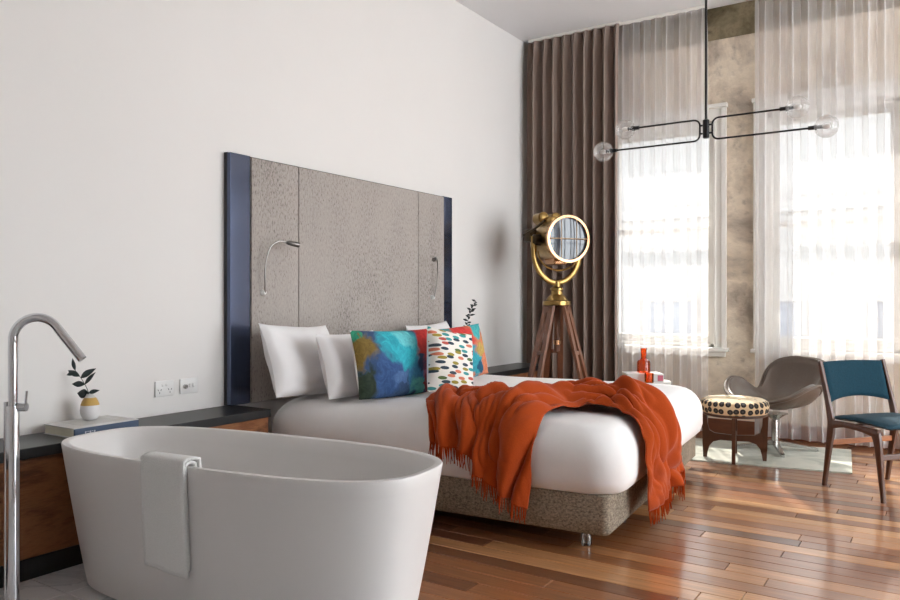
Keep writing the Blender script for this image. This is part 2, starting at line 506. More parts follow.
L.new(cb.outputs[0], vo.inputs['Vector'])
r = ramp(N, [(0, S((70, 66, 66))), (.16, S((40, 34, 34))), (.40, S((222, 196, 158)))], 'CONSTANT')
L.new(vo.outputs['Distance'], r.inputs['Fac'])
vo2 = N.new('ShaderNodeTexVoronoi'); vo2.inputs['Scale'].default_value = 15; vo2.inputs['Randomness'].default_value = .4
L.new(t.outputs['Object'], vo2.inputs['Vector'])
sep = N.new('ShaderNodeSeparateColor'); L.new(vo2.outputs['Color'], sep.inputs[0])
r3 = ramp(N, [(0, S((60, 54, 54))), (.4, S((170, 60, 52))), (.6, S((214, 170, 90))), (.8, S((84, 92, 90)))], 'CONSTANT'); L.new(sep.outputs[0], r3.inputs['Fac'])
lt = N.new('ShaderNodeMath'); lt.operation = 'LESS_THAN'; lt.inputs[1].default_value = .32; L.new(vo2.outputs['Distance'], lt.inputs[0])
mxt = N.new('ShaderNodeMix'); mxt.data_type = 'RGBA'; L.new(lt.outputs[0], mxt.inputs[0]); mxt.inputs[6].default_value = S((234, 216, 184)); L.new(r3.outputs['Color'], mxt.inputs[7])
gt = N.new('ShaderNodeMath'); gt.operation = 'GREATER_THAN'; gt.inputs[1].default_value = .447; L.new(sx.outputs['Z'], gt.inputs[0])
mx = N.new('ShaderNodeMix'); mx.data_type = 'RGBA'; L.new(gt.outputs[0], mx.inputs[0]); L.new(r.outputs['Color'], mx.inputs[6]); L.new(mxt.outputs[2], mx.inputs[7])
L.new(mx.outputs[2], P.inputs['Base Color']); P.inputs['Roughness'].default_value = .8

# rug
m, nt, N, L, P = nodes('rug_wool')
n = noise_tex(N, L, coords(N, L, (1, 1, 1)), 3.5, 6, .65, 1.0)
r = ramp(N, [(.3, S((176, 180, 168))), (.5, S((206, 208, 196))), (.7, S((224, 222, 210)))])
L.new(n.outputs['Fac'], r.inputs['Fac']); L.new(r.outputs['Color'], P.inputs['Base Color']); P.inputs['Roughness'].default_value = .95
n2 = noise_tex(N, L, coords(N, L), 160, 2); bump(N, L, P, n2.outputs['Fac'], .4, .004)

# vase: white with a mustard shoulder
m, nt, N, L, P = nodes('vase_glaze')
t = N.new('ShaderNodeTexCoord'); sx = N.new('ShaderNodeSeparateXYZ'); L.new(t.outputs['Object'], sx.inputs[0])
r = ramp(N, [(0, S((222, 220, 220))), (.58, S((196, 158, 84))), (.86, S((206, 206, 204)))], 'CONSTANT')
ml = N.new('ShaderNodeMath'); ml.operation = 'DIVIDE'; ml.inputs[1].default_value = .128; L.new(sx.outputs['Z'], ml.inputs[0])
L.new(ml.outputs[0], r.inputs['Fac']); L.new(r.outputs['Color'], P.inputs['Base Color']); P.inputs['Roughness'].default_value = .4

# ================================================================== the setting
WY = 6.987      # inner face of the window wall
CZ = 3.84       # ceiling
XR, YB = 6.6, -2.6

def struct(name, mb, mat, parent=None, smooth=False):
    o = mb.build(name, mat, parent, smooth=smooth)
    o['kind'] = 'structure'
    return o

floor = struct('floor', MB().b2((-.2, YB, -.14), (XR, WY + .3, -.022)), 'slot_dark')
tag(floor, 'polished brown timber board floor meeting pale marble tiles by the bath')
struct('ceiling', MB().b2((-.2, YB, CZ), (XR, WY + .3, CZ + .15)), 'ceiling_paint')
wall_left = struct('wall_left', MB().b2((-.2, YB, -.02), (0, WY + .3, CZ)), 'wall_paint')

# right-hand wall, out of view: tall windows added to let in more daylight
mb = MB(); y0 = YB
ADDED_OPENINGS = [(2.5, 4.5), (4.7, 6.7)]
for a, b in ADDED_OPENINGS:
    mb.b2((XR, y0, -.02), (XR + .2, a, CZ)); y0 = b
    mb.b2((XR, a, -.02), (XR + .2, b, .15)); mb.b2((XR, a, 3.6), (XR + .2, b, CZ))
mb.b2((XR, y0, -.02), (XR + .2, WY + .3, CZ))
struct('wall_right', mb, 'wall_paint')
for k, (a, b) in enumerate(ADDED_OPENINGS):
    w = MB(); m_ = (a + b) / 2
    w.b2((XR + .06, a, .15), (XR + .12, a + .06, 3.6)).b2((XR + .06, b - .06, .15), (XR + .12, b, 3.6)).b2((XR + .06, a + .06, .15), (XR + .12, b - .06, .21)).b2((XR + .06, a + .06, 3.54), (XR + .12, b - .06, 3.6))
    w.b2((XR + .07, m_ - .02, .21), (XR + .11, m_ + .02, 3.54)).b2((XR + .07, a + .06, 1.88), (XR + .11, b - .06, 1.92))
    struct('window_%d' % (k + 4), w, 'white_frame')  # frames of the unseen windows added to brighten the room
struct('wall_front', MB().b2((-.2, YB - .2, -.02), (XR + .2, YB, CZ)), 'wall_paint')
# window wall with openings
OPEN = [(.84, 1.86), (2.31, 3.31), (4.9, 5.9)]
OZ0, OZ1 = .78, 2.82
mb = MB()
x0 = 0.0
for a, b in OPEN:
    mb.b2((x0, WY, -.02), (a, WY + .3, CZ)); x0 = b
    mb.b2((a, WY, -.02), (b, WY + .3, OZ0)); mb.b2((a, WY, OZ1), (b, WY + .3, CZ))
mb.b2((x0, WY, -.02), (XR, WY + .3, CZ))
struct('wall_back', mb, 'raw_plaster')
struct('trim_1', MB().b2((0, WY - .012, 3.55), (XR, WY, CZ), .003), 'raw_beam')
struct('baseboard_back', MB().b2((0, WY - .02, 0), (XR, WY, .13), .004), 'skirting_wood')

# floor boards, 0.13 wide, along x; laid from the marble to the window wall
random.seed(11)
BW = .105
unit = {}
y = 2.3
row = 0
while y < WY - .001:
    w = min(BW, WY - y)
    x = -random.random() * 1.2
    while x < 5.2:
        ln = random.choice((.9, 1.2, 1.5, 1.9))
        a, b = max(x, 0.0), min(x + ln, 5.2)
        x += ln
        if b - a < .15: continue
        key = (round(b - a, 2), round(w, 3))
        if key not in unit:
            t_ = MB().box((0, 0, 0), (b - a - .003, w - .003, .022), .0018, seg=1)
            o = t_.build('floor_plank', 'floor_board', floor, smooth=False)
            unit[key] = o.data
        else:
            o = link('floor_plank', unit[key], floor)
        o.location = ((a + b) / 2, y + w / 2, -.011)
    y += w; row += 1
struct('floor_1', MB().b2((5.2, 2.3, -.022), (XR, WY, 0)), 'floor_board')
# marble tiles
tile = None
for i in range(7):
    for j in range(4):
        if tile is None:
            o = MB().box((0, 0, 0), (.597, .597, .022), .0015, seg=1).build('marble_tile', 'marble', floor, smooth=False); tile = o.data
        else:
            o = link('marble_tile', tile, floor)
        o.location = (.3 + .6 * i, 2.0 - .6 * j, -.011)
struct('floor_2', MB().b2((4.2, YB, -.022), (XR, 2.3, 0)).b2((0, YB, -.022), (4.2, -.1, 0)), 'marble')

# windows: casing, sill, two sashes with a pane each
def window(k, a, b):
    w = link('window_%d' % k, None, None, ((a + b) / 2, WY, 0)); w['kind'] = 'structure'
    h = (b - a) / 2
    c = MB()
    for s in (-1, 1):
        xa = s * h
        c.b2((min(xa, xa + s * .11), -.022, OZ0 - .02), (max(xa, xa + s * .11), 0, OZ1), .004)
        c.b2((min(xa + s * .07, xa + s * .11), -.04, OZ0 - .02), (max(xa + s * .07, xa + s * .11), -.021, OZ1 + .1), .004)
        c.b2((min(xa, xa + s * .02), -.034, OZ0 - .02), (max(xa, xa + s * .02), -.02, 2.82), .004)
    c.b2((-h - .11, -.022, OZ1), (h + .11, 0, 2.955), .004)
    c.b2((-h - .12, -.05, 2.93), (h + .12, 0, 2.965), .004)
    c.build('casing', 'white_frame', w, smooth=False)
    MB().b2((-h - .13, -.075, OZ0 - .045), (h + .13, .02, OZ0 - .008), .008).b2((-h - .1, -.03, OZ0 - .09), (h + .1, 0, OZ0 - .045), .004).build('window_sill', 'white_frame', w, smooth=False)
    f = MB()
    for s in (-1, 1):
        f.b2((s * h - .001 if s < 0 else h - .03, .0, OZ0), (s * h + .03 if s < 0 else h + .001, .28, OZ1))
    f.b2((-h, 0, OZ1 - .03), (h, .28, OZ1)); f.b2((-h, 0, OZ0 - .01), (h, .28, OZ0 + .02))
    f.build('window_frame', 'white_frame', w, smooth=False)
    for z0, z1, yy in ((OZ0 + .02, 1.885, .08), (1.835, OZ1 - .03, .125)):
        q = MB(); t_ = .05; hb = h - .03
        q.b2((-hb, yy, z0), (-hb + t_, yy + .04, z1), .003); q.b2((hb - t_, yy, z0), (hb, yy + .04, z1), .003)
        q.b2((-hb + t_, yy, z0), (hb - t_, yy + .04, z0 + (.075 if z0 < 1 else .05)), .003)
        q.b2((-hb + t_, yy, z1 - .05), (hb - t_, yy + .04, z1), .003)
        sash = q.build('sash', 'white_frame', w, smooth=False)
        MB().b2((-hb + t_ - .005, yy + .018, z0 + .045), (hb - t_ + .005, yy + .022, z1 - .045)).build('pane', 'window_glass', sash, smooth=False)
for k, (a, b) in enumerate(OPEN): window(k + 1, a, b)

# the building across the street and the ground between
fb = thing('building', 'pale rendered building with grey windows seen through the sheer curtain', 'building', (0, 14.5, -4.0))
MB().b2((-9, 0, 0), (13, 3, 9.2)).build('wall', 'facade_paint', fb, smooth=False)
MB().b2((-9.1, -.22, 6.75), (13.1, 0, 6.95), .02).b2((-9.1, -.12, 6.6), (13.1, 0, 6.75)).build('string_course', 'facade_paint', fb, smooth=False)
MB().b2((-9.2, -.4, 9.0), (13.2, 3.1, 9.35), .03).build('cornice', 'facade_paint', fb, smooth=False)
for i in range(10):
    for zz, hh in ((4.55, .62),):
        xx = -7 + 1.9 * i
        fr = MB().b2((xx - .08, -.08, zz - .1), (xx + .98, .0, zz), .01).b2((xx - .08, -.05, zz + hh), (xx + .98, 0, zz + hh + .1), .01)
        fr.b2((xx - .08, -.05, zz), (xx, 0, zz + hh)).b2((xx + .9, -.05, zz), (xx + .98, 0, zz + hh)).b2((xx + .43, -.03, zz), (xx + .47, 0, zz + hh))
        wn = fr.build('window_surround', 'facade_paint', fb, smooth=False)
        MB().b2((xx, -.012, zz), (xx + .9, -.004, zz + hh)).build('window_pane', 'facade_glass', wn, smooth=False)
gr = struct('ground', MB().b2((-30, WY + .35, -4.2), (30, 40, -4.0)), 'asphalt')

# ================================================================== curtains
def drape(name, mat, x0, x1, yc, z0, z1, nf, amp, label, om=.25, seed=1, cat='curtain', hem=.0):
    rnd = random.Random(seed)
    ph = [rnd.uniform(-1.1, 1.1) for _ in range(nf + 2)]
    am = [rnd.uniform(.55, 1.25) for _ in range(nf + 2)]
    root = thing(name, label, cat, ((x0 + x1) / 2, yc, z0))
    W = x1 - x0
    def fn(u, v):
        q = u * nf
        i = int(min(q, nf)); f = q - i
        a = am[i] * (1 - f) + am[i + 1] * f
        p = ph[i] * (1 - f) + ph[i + 1] * f
        ang = 2 * PI * q + p * (1 - .5 * v) + .25 * math.sin(3 * v + i * 1.7) * (1 - v)
        k = 1 - .55 * smoothstep(.93, 1, v)
        x = -W / 2 + W * u + om * (W / nf) * math.sin(2 * ang) * k * .5
        yy = amp * a * k * math.sin(ang)
        return (x, yy, v * (z1 - z0))
    MB().grid(fn, nf * 14, 18).build('panel', mat, root, angle=180, solid=0)
    hd = MB()
    hd.b2((-W / 2, -.012, z1 - z0), (W / 2, .012, z1 - z0 + .028), .003)
    hd.build('track', 'white_frame', root, smooth=False)
    return root
drape('drape_curtain', 'drape_cloth', .075, 1.04, 6.80, .015, 3.81, 9, .072, 'heavy taupe floor-length curtain hanging in the room corner behind the searchlight', .3, 3)
drape('sheer_curtain', 'sheer_cloth', .98, 1.82, 6.85, .03, 3.81, 8, .036, 'white sheer curtain hanging beside the taupe drape', .36, 5)
drape('sheer_curtain', 'sheer_cloth', 2.235, 3.68, 6.85, .03, 3.81, 13, .038, 'white sheer curtain behind the leather swivel chair and the blue chair', .36, 9)

# ================================================================== ledge and headboard
def ledge(y0, y1, label):
    t_ = thing('wall_ledge', label, 'ledge', (0, y0, 0)); l = y1 - y0
    MB().b2((.001, 0, .522), (.338, l, .568), .003).build('ledge_top', 'black_lacquer', t_, smooth=False)
    MB().b2((.001, .002, .09), (.318, l - .002, .522), .003).build('front_panel', 'burl_veneer', t_, smooth=False)
    MB().b2((.001, .002, 0), (.322, l - .002, .09), .002).build('plinth', 'black_lacquer', t_, smooth=False)
    return t_
ledge(-1.2, 3.06, 'long black topped wall ledge with figured brown veneer front behind the bathtub')
ledge(5.44, 6.7, 'short black topped wall ledge beyond the far side of the bed')

hb = thing('headboard', 'tall grey flecked upholstered headboard with blue lacquer side strips', 'headboard', (0, 3.0, .57))
HBH = 2.083 - .57
MB().b2((.0015, 0, 0), (.03, 2.402, HBH), .002).build('backing', 'black_lacquer', hb, smooth=False)
for a, b in ((.155, .552), (.556, 1.891), (1.895, 2.262)):
    MB().b2((.03, a, 0), (.072, b, HBH - .012), .008).build('upholstered_panel', 'headboard_cloth', hb)
for a, b in ((.0, .152), (2.265, 2.402)):
    MB().b2((.03, a, 0), (.06, b, HBH - .004), .002).build('side_strip', 'blue_lacquer', hb, smooth=False)

def reading_lamp(y, z, tip, label):
    t_ = thing('reading_lamp', label, 'lamp', (.0715, y, z), 0, 'reading lamps on the headboard')
    Mx = Matrix.Rotation(R(90), 4, 'Y')
    MB().lathe([(.018, 0), (.018, .012), (.014, .022), (.010, .030)], 18, Mx).build('base', 'plate_white', t_)
    s = tip
    pts = bez([(.028, 0, 0), (.04, -.012 * s, .08), (.05, -.016 * s, .18), (.066, .01 * s, .28), (.085, .065 * s, .318), (.105, .115 * s, .312)], 8)
    MB().tube(pts, .005, 8).build('gooseneck', 'steel_dark', t_)
    d = (Vector(pts[-1]) - Vector(pts[-2])).normalized()
    p0 = Vector(pts[-1]) - d * .01
    MB().tube([p0, p0 + d * .015, p0 + d * .06, p0 + d * .085], lambda q: .008 + .009 * min(1, q * 2.2), 12).build('lamp_head', 'steel_dark', t_)
reading_lamp(3.237, 1.246, 1, 'curved steel gooseneck lamp on the headboard panel nearer the bathtub')
reading_lamp(5.075, 1.222, -.85, 'curved steel gooseneck lamp on the headboard panel nearer the windows')

# outlets
def outlet(y, kind, label):
    t_ = thing('wall_outlet', label, 'outlet', (0, y, .712), 0, 'white outlets above the ledge')
    MB().b2((.0008, -.059, -.043), (.011, .059, .043), .004).build('plate', 'plate_white', t_)
    if kind == 0:
        for s in (-1, 1):
            MB().b2((.011, s * .012 - .008, .012), (.015, s * .012 + .008, .026), .002).build('switch', 'plate_white', t_)
            k = MB()
            for dy, dz, ro in ((-.009, -.006, .5), (.009, -.006, -.5), (0, -.022, 0)):
                Mx = Matrix.Translation((.0112, s * .033 + dy, dz)) @ Matrix.Rotation(ro, 4, 'X')
                k.box((0, 0, 0), (.0012, .003, .009), 0, Mx)
            k.build('socket_slots', 'slot_dark', t_, smooth=False)
    else:
        Mx = Matrix.Translation((.011, -.03, -.002)) @ Matrix.Rotation(R(90), 4, 'Y')
        MB().lathe([(.013, 0), (.013, .012), (.010, .016)], 18, Mx).build('knob', 'steel', t_)
        for yy in (.008, .03):
            MB().b2((.011, yy - .008, -.01), (.016, yy + .008, .014), .002).build('switch', 'plate_white', t_)
outlet(2.587, 0, 'white double power outlet on the wall nearer the book')
outlet(2.747, 1, 'white switch plate with a round knob on the wall nearer the headboard')

# ================================================================== bed
BR = R(4.5)
BX, BY = .09, 4.2
def rrect(hx0, hx1, hy, r, n=7, z=0.):
    """ring of a rounded rectangle, x from hx0 to hx1, y within +-hy"""
    out = []
    for cx, cy, a0 in ((hx1 - r, hy - r, 0), (hx0 + r, hy - r, PI / 2), (hx0 + r, -hy + r, PI), (hx1 - r, -hy + r, 1.5 * PI)):
        for k in range(n + 1):
            a = a0 + PI / 2 * k / n
            out.append((cx + r * math.cos(a), cy + r * math.sin(a), z))
    return out
bed = thing('bed', 'wide white bed with grey flecked upholstered base', 'bed', (BX, BY, 0), BR)
def densify(ring, step=.07):
    out = []
    for a, b in zip(ring, ring[1:] + ring[:1]):
        a, b = Vector(a), Vector(b); n = max(1, int((b - a).length / step))
        for k in range(n): out.append(tuple(a + (b - a) * (k / n)))
    return out
rings = [rrect(.015, 2.115, 1.03, .035, 6, .09), rrect(.0, 2.13, 1.04, .045, 6, .105), rrect(0, 2.13, 1.04, .045, 6, .2), rrect(0, 2.13, 1.04, .045, 6, .275), rrect(.02, 2.11, 1.02, .035, 6, .29)]
MB().loft(rings).build('base', 'base_cloth', bed)
MT = .615      # mattress top
MA, MBH, MRX = 2.20, 1.075, .15   # foot edge, half width, shoulder radius
rings = []
def mring(inset, z, r):
    return densify(rrect(.0 + min(inset, .05), MA - inset, MBH - inset, max(.02, r - inset * .3), 7, z))
# keep the ring topology equal: build one ring and scale it inwards
base_ring = densify(rrect(0, MA, MBH, .16, 8, 0), .06)
def shrink(inset, z):
    out = []
    for x, y, _ in base_ring:
        fx = (x - MA / 2) / (MA / 2); fy = y / MBH
        out.append((MA / 2 + fx * (MA / 2 - inset), fy * (MBH - inset), z))
    return out
prof = [(.05, .275), (.02, .295), (.003, .345), (0, .43)]
for k in range(1, 9):
    a = PI / 2 * k / 8
    prof.append((.15 * (1 - math.cos(a)), .43 + (MT - .012 - .43) * math.sin(a)))
prof += [(.3, MT - .004), (.6, MT), (.95, MT)]
mb = MB().loft([shrink(i, z) for i, z in prof])
for k, (x, y, z) in enumerate(mb.v):     # slight softness of the bedding
    d = noise.noise(Vector((x * 2.4, y * 2.4, z * 3))) * .010
    mb.v[k] = (x + d * (1 if x > 1.9 else 0), y + d * (1 if abs(y) > .8 else 0), z + d * .6)
MB_mat = mb.build('mattress', 'linen', bed, angle=70)
for xx, yy in ((1.98, -.93), (1.98, -.31), (1.98, .31), (1.98, .93), (.2, -.93), (.2, .93)):
    lg = MB().lathe([(.030, .092), (.030, .085), (.012, .08), (.012, .068)], 14, Matrix.Translation((xx, yy, 0))).build('leg', 'chrome', bed)
    MB().lathe([(.012, .068), (.022, .062), (.027, .035), (.022, .003), (.010, 0)], 14, Matrix.Translation((xx, yy, 0))).build('glide', 'caster_glass', lg)

# ---- throw, laid over the foot corner. (a, b) is the bed's top unrolled flat: past the edges it hangs down the sides
def wrap(a, b, h):
    """unrolled (a, b) + height h above the bedding -> bed space"""
    ra, rz = .15, MT - .43
    L_ = .5 * PI * math.sqrt((ra * ra + rz * rz) / 2)
    def side(d):     # d: distance past where the shoulder starts -> (outward, drop, normal_out, normal_up)
        if d <= 0: return 0, 0, 0, 1
        if d < L_:
            q = d / L_ * PI / 2
            return ra * math.sin(q), rz * (1 - math.cos(q)), math.sin(q), math.cos(q)
        return ra, rz + d - L_, 1, 0
    ea, eb = MA - ra, -MBH + ra
    oa, da, na, ua = side(a - ea)
    ob, db, nb, ub = side(eb - b)
    x = min(a, ea) + oa; y = max(b, eb) - ob
    z = MT - da - db
    n = Vector((na, -nb, min(ua, ub)))
    if n.length < 1e-4: n = Vector((0, 0, 1))
    n.normalize()
    p = Vector((x, y, z)) + n * h
    return p
OUTER = [(1.745, -1.43), (1.765, -1.27), (1.775, -1.10), (1.80, -.92), (1.86, -.76), (1.97, -.68), (2.09, -.70), (2.24, -.78), (2.40, -.78), (2.60, -.70)]
INNER = [(1.20, -1.16), (1.17, -1.07), (1.09, -.96), (1.03, -.82), (1.10, -.60), (1.36, -.36), (1.70, -.14), (2.02, -.06), (2.26, -.10), (2.50, -.04)]
OUTC = bez([(a, b, 0) for a, b in OUTER], 12)
INNC = bez([(a, b, 0) for a, b in INNER], 12)
def samp(C, s):
    q = s * (len(C) - 1); i = min(int(q), len(C) - 2); f = q - i
    return C[i] * (1 - f) + C[i + 1] * f
def ridge(x):
    x = x - math.floor(x)
    return abs(math.sin(PI * x)) ** .8
def throw_pt(s, t):
    # hem: the part of the near side towards the foot hangs lower
    lo = interp([(0, 0), (.2, .004), (.44, .03), (.50, .085), (.58, .085), (.75, .05), (1, 0)], t)
    s2 = lo + s * (1 - lo)
    o, i = samp(OUTC, s2), samp(INNC, s2)
    tt = t + .05 * math.sin(5.3 * s2 + 2 * t) * math.sin(PI * t)
    p = o * (1 - tt) + i * tt
    a, b = p.x, p.y
    top = smoothstep(.16, .32, s2) * (1 - smoothstep(.72, .86, s2))
    w = noise.noise(Vector((a * 2.1, b * 2.1, 3.3)))
    w2 = noise.noise(Vector((a * 5, b * 5, 7.7)))
    f1 = ridge(3.6 * t + .55 * math.sin(4.2 * s2 + .6) + .7 * w + .15)
    b1 = (abs(noise.noise(Vector((t * 5.2 + 1.6 * w, s2 * 3.4 + .8 * w2, 1.7)))) * 2.2) ** .75
    b2 = abs(noise.noise(Vector((t * 12 + 2.0 * w2, s2 * 7.5 + t * 3, 5.1)))) * 2.0
    f3 = ridge(4.6 * s2 + 2.6 * t + 1.3 * w2)
    env = math.sin(PI * min(1, max(0, t * .94 + .03))) ** .5
    h = .012 + env * (f1 * (.036 + .004 * top) + b1 * (.066 + .012 * top) + b2 * (.016 + .022 * top) + f3 * .03 * top * (.5 + w))
    h += .010 * w2 * env
    return wrap(a, b, max(.012, h)), (a, b)
throw = thing('throw_blanket', 'rumpled burnt orange fringed wool throw over the foot of the bed', 'blanket', (BX, BY, 0), BR)
NS, NT = 190, 96
MB().grid(lambda s, t: throw_pt(s, t)[0], NS, NT).build('cloth', 'throw_wool', throw, angle=180, solid=.006, offset=1)
fr = MB()
rnd = random.Random(4)
for end in (0, 1):
    for k in range(96):
        t = (k + .5) / 96
        p, (a, b) = throw_pt(end, t)
        if end == 0: out = Vector((0, -1, 0))
        else: out = Vector((1, 0, 0))
        ln = rnd.uniform(.055, .085)
        p = Vector(p) + out * .004
        j = Vector((rnd.uniform(-.012, .012), rnd.uniform(-.012, .012), 0))
        pts = [p + Vector((0, 0, .008)), p + Vector((0, 0, -ln * .5)) + j * .4, p + Vector((0, 0, -ln)) + j]
        pts = [Vector((q.x, q.y, max(q.z, .006))) for q in pts]
        fr.tube(pts, lambda q: .0032 - .0014 * q, 5)
fr.build('fringe', 'fringe_wool', throw, kind='stuff')

# ---- pillows and cushions
def pillow(name, label, cat, loc, w, h, th, lean, yaw, roll, front, back, seed=0, group=None, ear=.05):
    root = link(name, None, None, loc)
    root.rotation_euler = (Matrix.Rotation(yaw, 4, 'Z') @ Matrix.Rotation(-lean, 4, 'X') @ Matrix.Rotation(roll, 4, 'Y')).to_euler()
    tag(root, label, cat, group)
    def surf(sgn):
        def fn(u, v):
            u = 2 * u - 1; v = 2 * v - 1
            t_ = ((1 - u * u) * (1 - v * v))
            y = sgn * th / 2 * (max(0, t_) ** .42)
            x = w / 2 * u * (1 - ear * (1 - v * v) * abs(u) ** 2)
            z = h / 2 * v * (1 - ear * (1 - u * u) * abs(v) ** 2) + h / 2
            d = noise.noise(Vector((x * 5 + seed, z * 5, sgn + seed)))
            d2 = noise.noise(Vector((x * 13 + seed, z * 9, sgn)))
            k = min(1, t_ * 3)
            y += (d * .022 + d2 * .007) * k
            # pull lines to the corners
            cr = abs(abs(u) - abs(v)); y -= sgn * .014 * math.exp(-(cr * 9) ** 2) * (abs(u * v)) * k
            z -= .02 * (1 - v) * .5 * (1 - u * u)
            return (x, y, z)
        return fn
    MB().grid(surf(-1), 30, 30).build('front_cover', front, root, angle=180)
    MB().grid(surf(1), 30, 30).build('back_cover', back, root, angle=180)
    return root
Y90 = R(90)
G = 'white bed pillows'
pillow('pillow', 'large white pillow leaning on the headboard nearest the bathtub', 'pillow', (.40, 3.33, .628), .63, .45, .20, R(20), Y90 + R(6), R(3), 'pillow_linen', 'pillow_linen', 1, G, .09)
pillow('pillow', 'white pillow just behind the teal painted cushion', 'pillow', (.63, 3.50, .628), .58, .39, .18, R(15), Y90 + R(4), R(0), 'pillow_linen', 'pillow_linen', 5, G, .08)
pillow('pillow', 'white pillow leaning on the headboard furthest from the bathtub', 'pillow', (.33, 4.88, .628), .60, .42, .18, R(22), Y90 + R(2), R(-2), 'pillow_linen', 'pillow_linen', 9, G, .08)
pillow('pillow', 'white pillow peeking out between the painted cushions', 'pillow', (.42, 4.27, .628), .56, .38, .17, R(22), Y90 + R(2), R(1), 'pillow_linen', 'pillow_linen', 13, G, .08)
pillow('cushion', 'wide cushion painted in teal, blue, olive and dark red', 'cushion', (.85, 3.62, .628), .70, .40, .17, R(12), Y90 - R(4), R(1), 'print_teal_red', 'pillow_linen', 17, None, .05)
pillow('cushion', 'cushion painted in coral red, orange and teal furthest from the bathtub', 'cushion', (.66, 4.60, .628), .66, .385, .17, R(12), Y90 - R(8), R(-3), 'print_red_teal', 'pillow_linen', 21, None, .05)
pillow('cushion', 'small white cushion with rows of coloured brush strokes in front', 'cushion', (1.10, 3.80, .630), .36, .40, .14, R(13), Y90 - R(16), R(10), 'print_strokes', 'pillow_linen', 25, None, .06)

# ================================================================== bathtub and what belongs to it
TUB = (1.23, 2.056); TR = R(6.87); TH_ = .60
def sup(hu, hv, z, n=3.0, seg=96):
    out = []
    for k in range(seg):
        a = 2 * PI * k / seg
        c, s_ = math.cos(a), math.sin(a)
        out.append((hu * math.copysign(abs(c) ** (2 / n), c), hv * math.copysign(abs(s_) ** (2 / n), s_), z))
    return out
tub = thing('bathtub', 'matt white freestanding oval stone bathtub in the foreground', 'bathtub', (TUB[0], TUB[1], 0), TR)
def tub_out(z):
    q = z / TH_
    return .755 + .112 * q ** .9, .265 + .08 * q ** .9
rings = [sup(.735, .245, 0), sup(*tub_out(.012), .012)]
for k in range(1, 12):
    z = TH_ * k / 11 - (.006 if k == 11 else 0); hu, hv = tub_out(z); rings.append(sup(hu, hv, z))
hu, hv = tub_out(TH_)
rings += [sup(hu - .004, hv - .004, TH_), sup(hu - .026, hv - .026, TH_), sup(hu - .031, hv - .031, TH_ - .005)]
for q, dz in ((.045, -.06), (.075, -.18), (.11, -.32), (.15, -.42), (.2, -.46)):
    rings.append(sup(hu - q, hv - q, TH_ + dz))
MB().loft(rings).build('shell', 'tub_stone', tub, angle=50)
MB().lathe([(.028, .141), (.028, .146), (.02, .148)], 18).build('drain', 'chrome', tub)

def tub_edge(u, hu, hv, n=3.0):     # near-side y of the superellipse at u
    return -hv * (max(0, 1 - abs(u / hu) ** n)) ** (1 / n)
tw = thing('hand_towel', 'folded white towel hung over the near rim of the bathtub', 'towel', (TUB[0], TUB[1], 0), TR)
U0, U1 = -.135, .075
def towel_layer(off, inn, drop, uA, uB, skew):
    path = [('in', -inn)] + [('in', -inn * (1 - k / 4)) for k in range(1, 4)] + [('top', k / 4) for k in range(5)] + [('out', drop * k / 16) for k in range(1, 17)]
    rows = []
    for kind, d in path:
        row = []
        for k in range(13):
            f = k / 12
            dd = d
            if kind == 'out': dd = d * (1 + skew * (f - .5))
            u = uA + (uB - uA) * f + (-.035 * dd / .4 if kind == 'out' else 0)
            wob = .003 * math.sin(9 * f + 6 * dd) * min(1, dd * 6) if kind == 'out' else 0
            ob = off + wob + .006
            if kind == 'in':
                hu_, hv_ = tub_out(TH_); y = tub_edge(u, hu_, hv_) + .031 + ob + (-d) * .25; z = TH_ + d
            elif kind == 'top':
                hu_, hv_ = tub_out(TH_); e = tub_edge(u, hu_, hv_)
                y = e + .031 + ob - (.031 + 2 * ob) * dd; z = TH_ + ob + .008 * math.sin(PI * dd)
            else:
                z = TH_ - dd + .0; hu_, hv_ = tub_out(max(0, z)); y = tub_edge(u, hu_, hv_) - ob
            row.append((u, y, z))
        rows.append(row)
    return rows
for nm, off, inn, drop, ua, ub, sk in (('inner_fold', .002, .05, .385, U0 + .012, U1 - .006, .02), ('outer_fold', .017, .06, .40, U0, U1, .06)):
    MB().loft(towel_layer(off, inn, drop, ua, ub, sk), closed=False, cap0=False, cap1=False).build(nm, 'towel_cloth', tw, angle=180, solid=.012, offset=0)

fx = thing('bath_faucet', 'tall chrome floor-standing bath spout beside the bathtub', 'faucet', (.695, 1.44, 0), R(36))
MB().lathe([(.05, 0), (.05, .010), (.046, .014)], 28).lathe([(.0225, .014), (.0225, .80), (.021, .806)], 24).build('pillar', 'chrome', fx)
MB().tube([(-.024, 0, .0145), (-.024, 0, .82)], .0095, 12).build('hand_shower_pipe', 'chrome', fx)
sp = [(0, 0, .80), (0, 0, .90), (0, 0, 1.02)] + [(.088 - .088 * math.cos(a), 0, 1.05 + .085 * math.sin(a)) for a in [PI * k / 22 for k in range(1, 19)]]
d = (Vector(sp[-1]) - Vector(sp[-2])).normalized()
sp += [tuple(Vector(sp[-1]) + d * q) for q in (.05, .10, .15)]
MB().tube(sp, .0165, 18).build('spout', 'chrome', fx)
lv = MB().tube([(.02, -.0, .80), (.05, -.0, .80)], .016, 14).build('mixer_knob', 'chrome', fx)
MB().tube([(.045, 0, .80), (.05, 0, .86)], .005, 8).build('lever', 'chrome', lv)

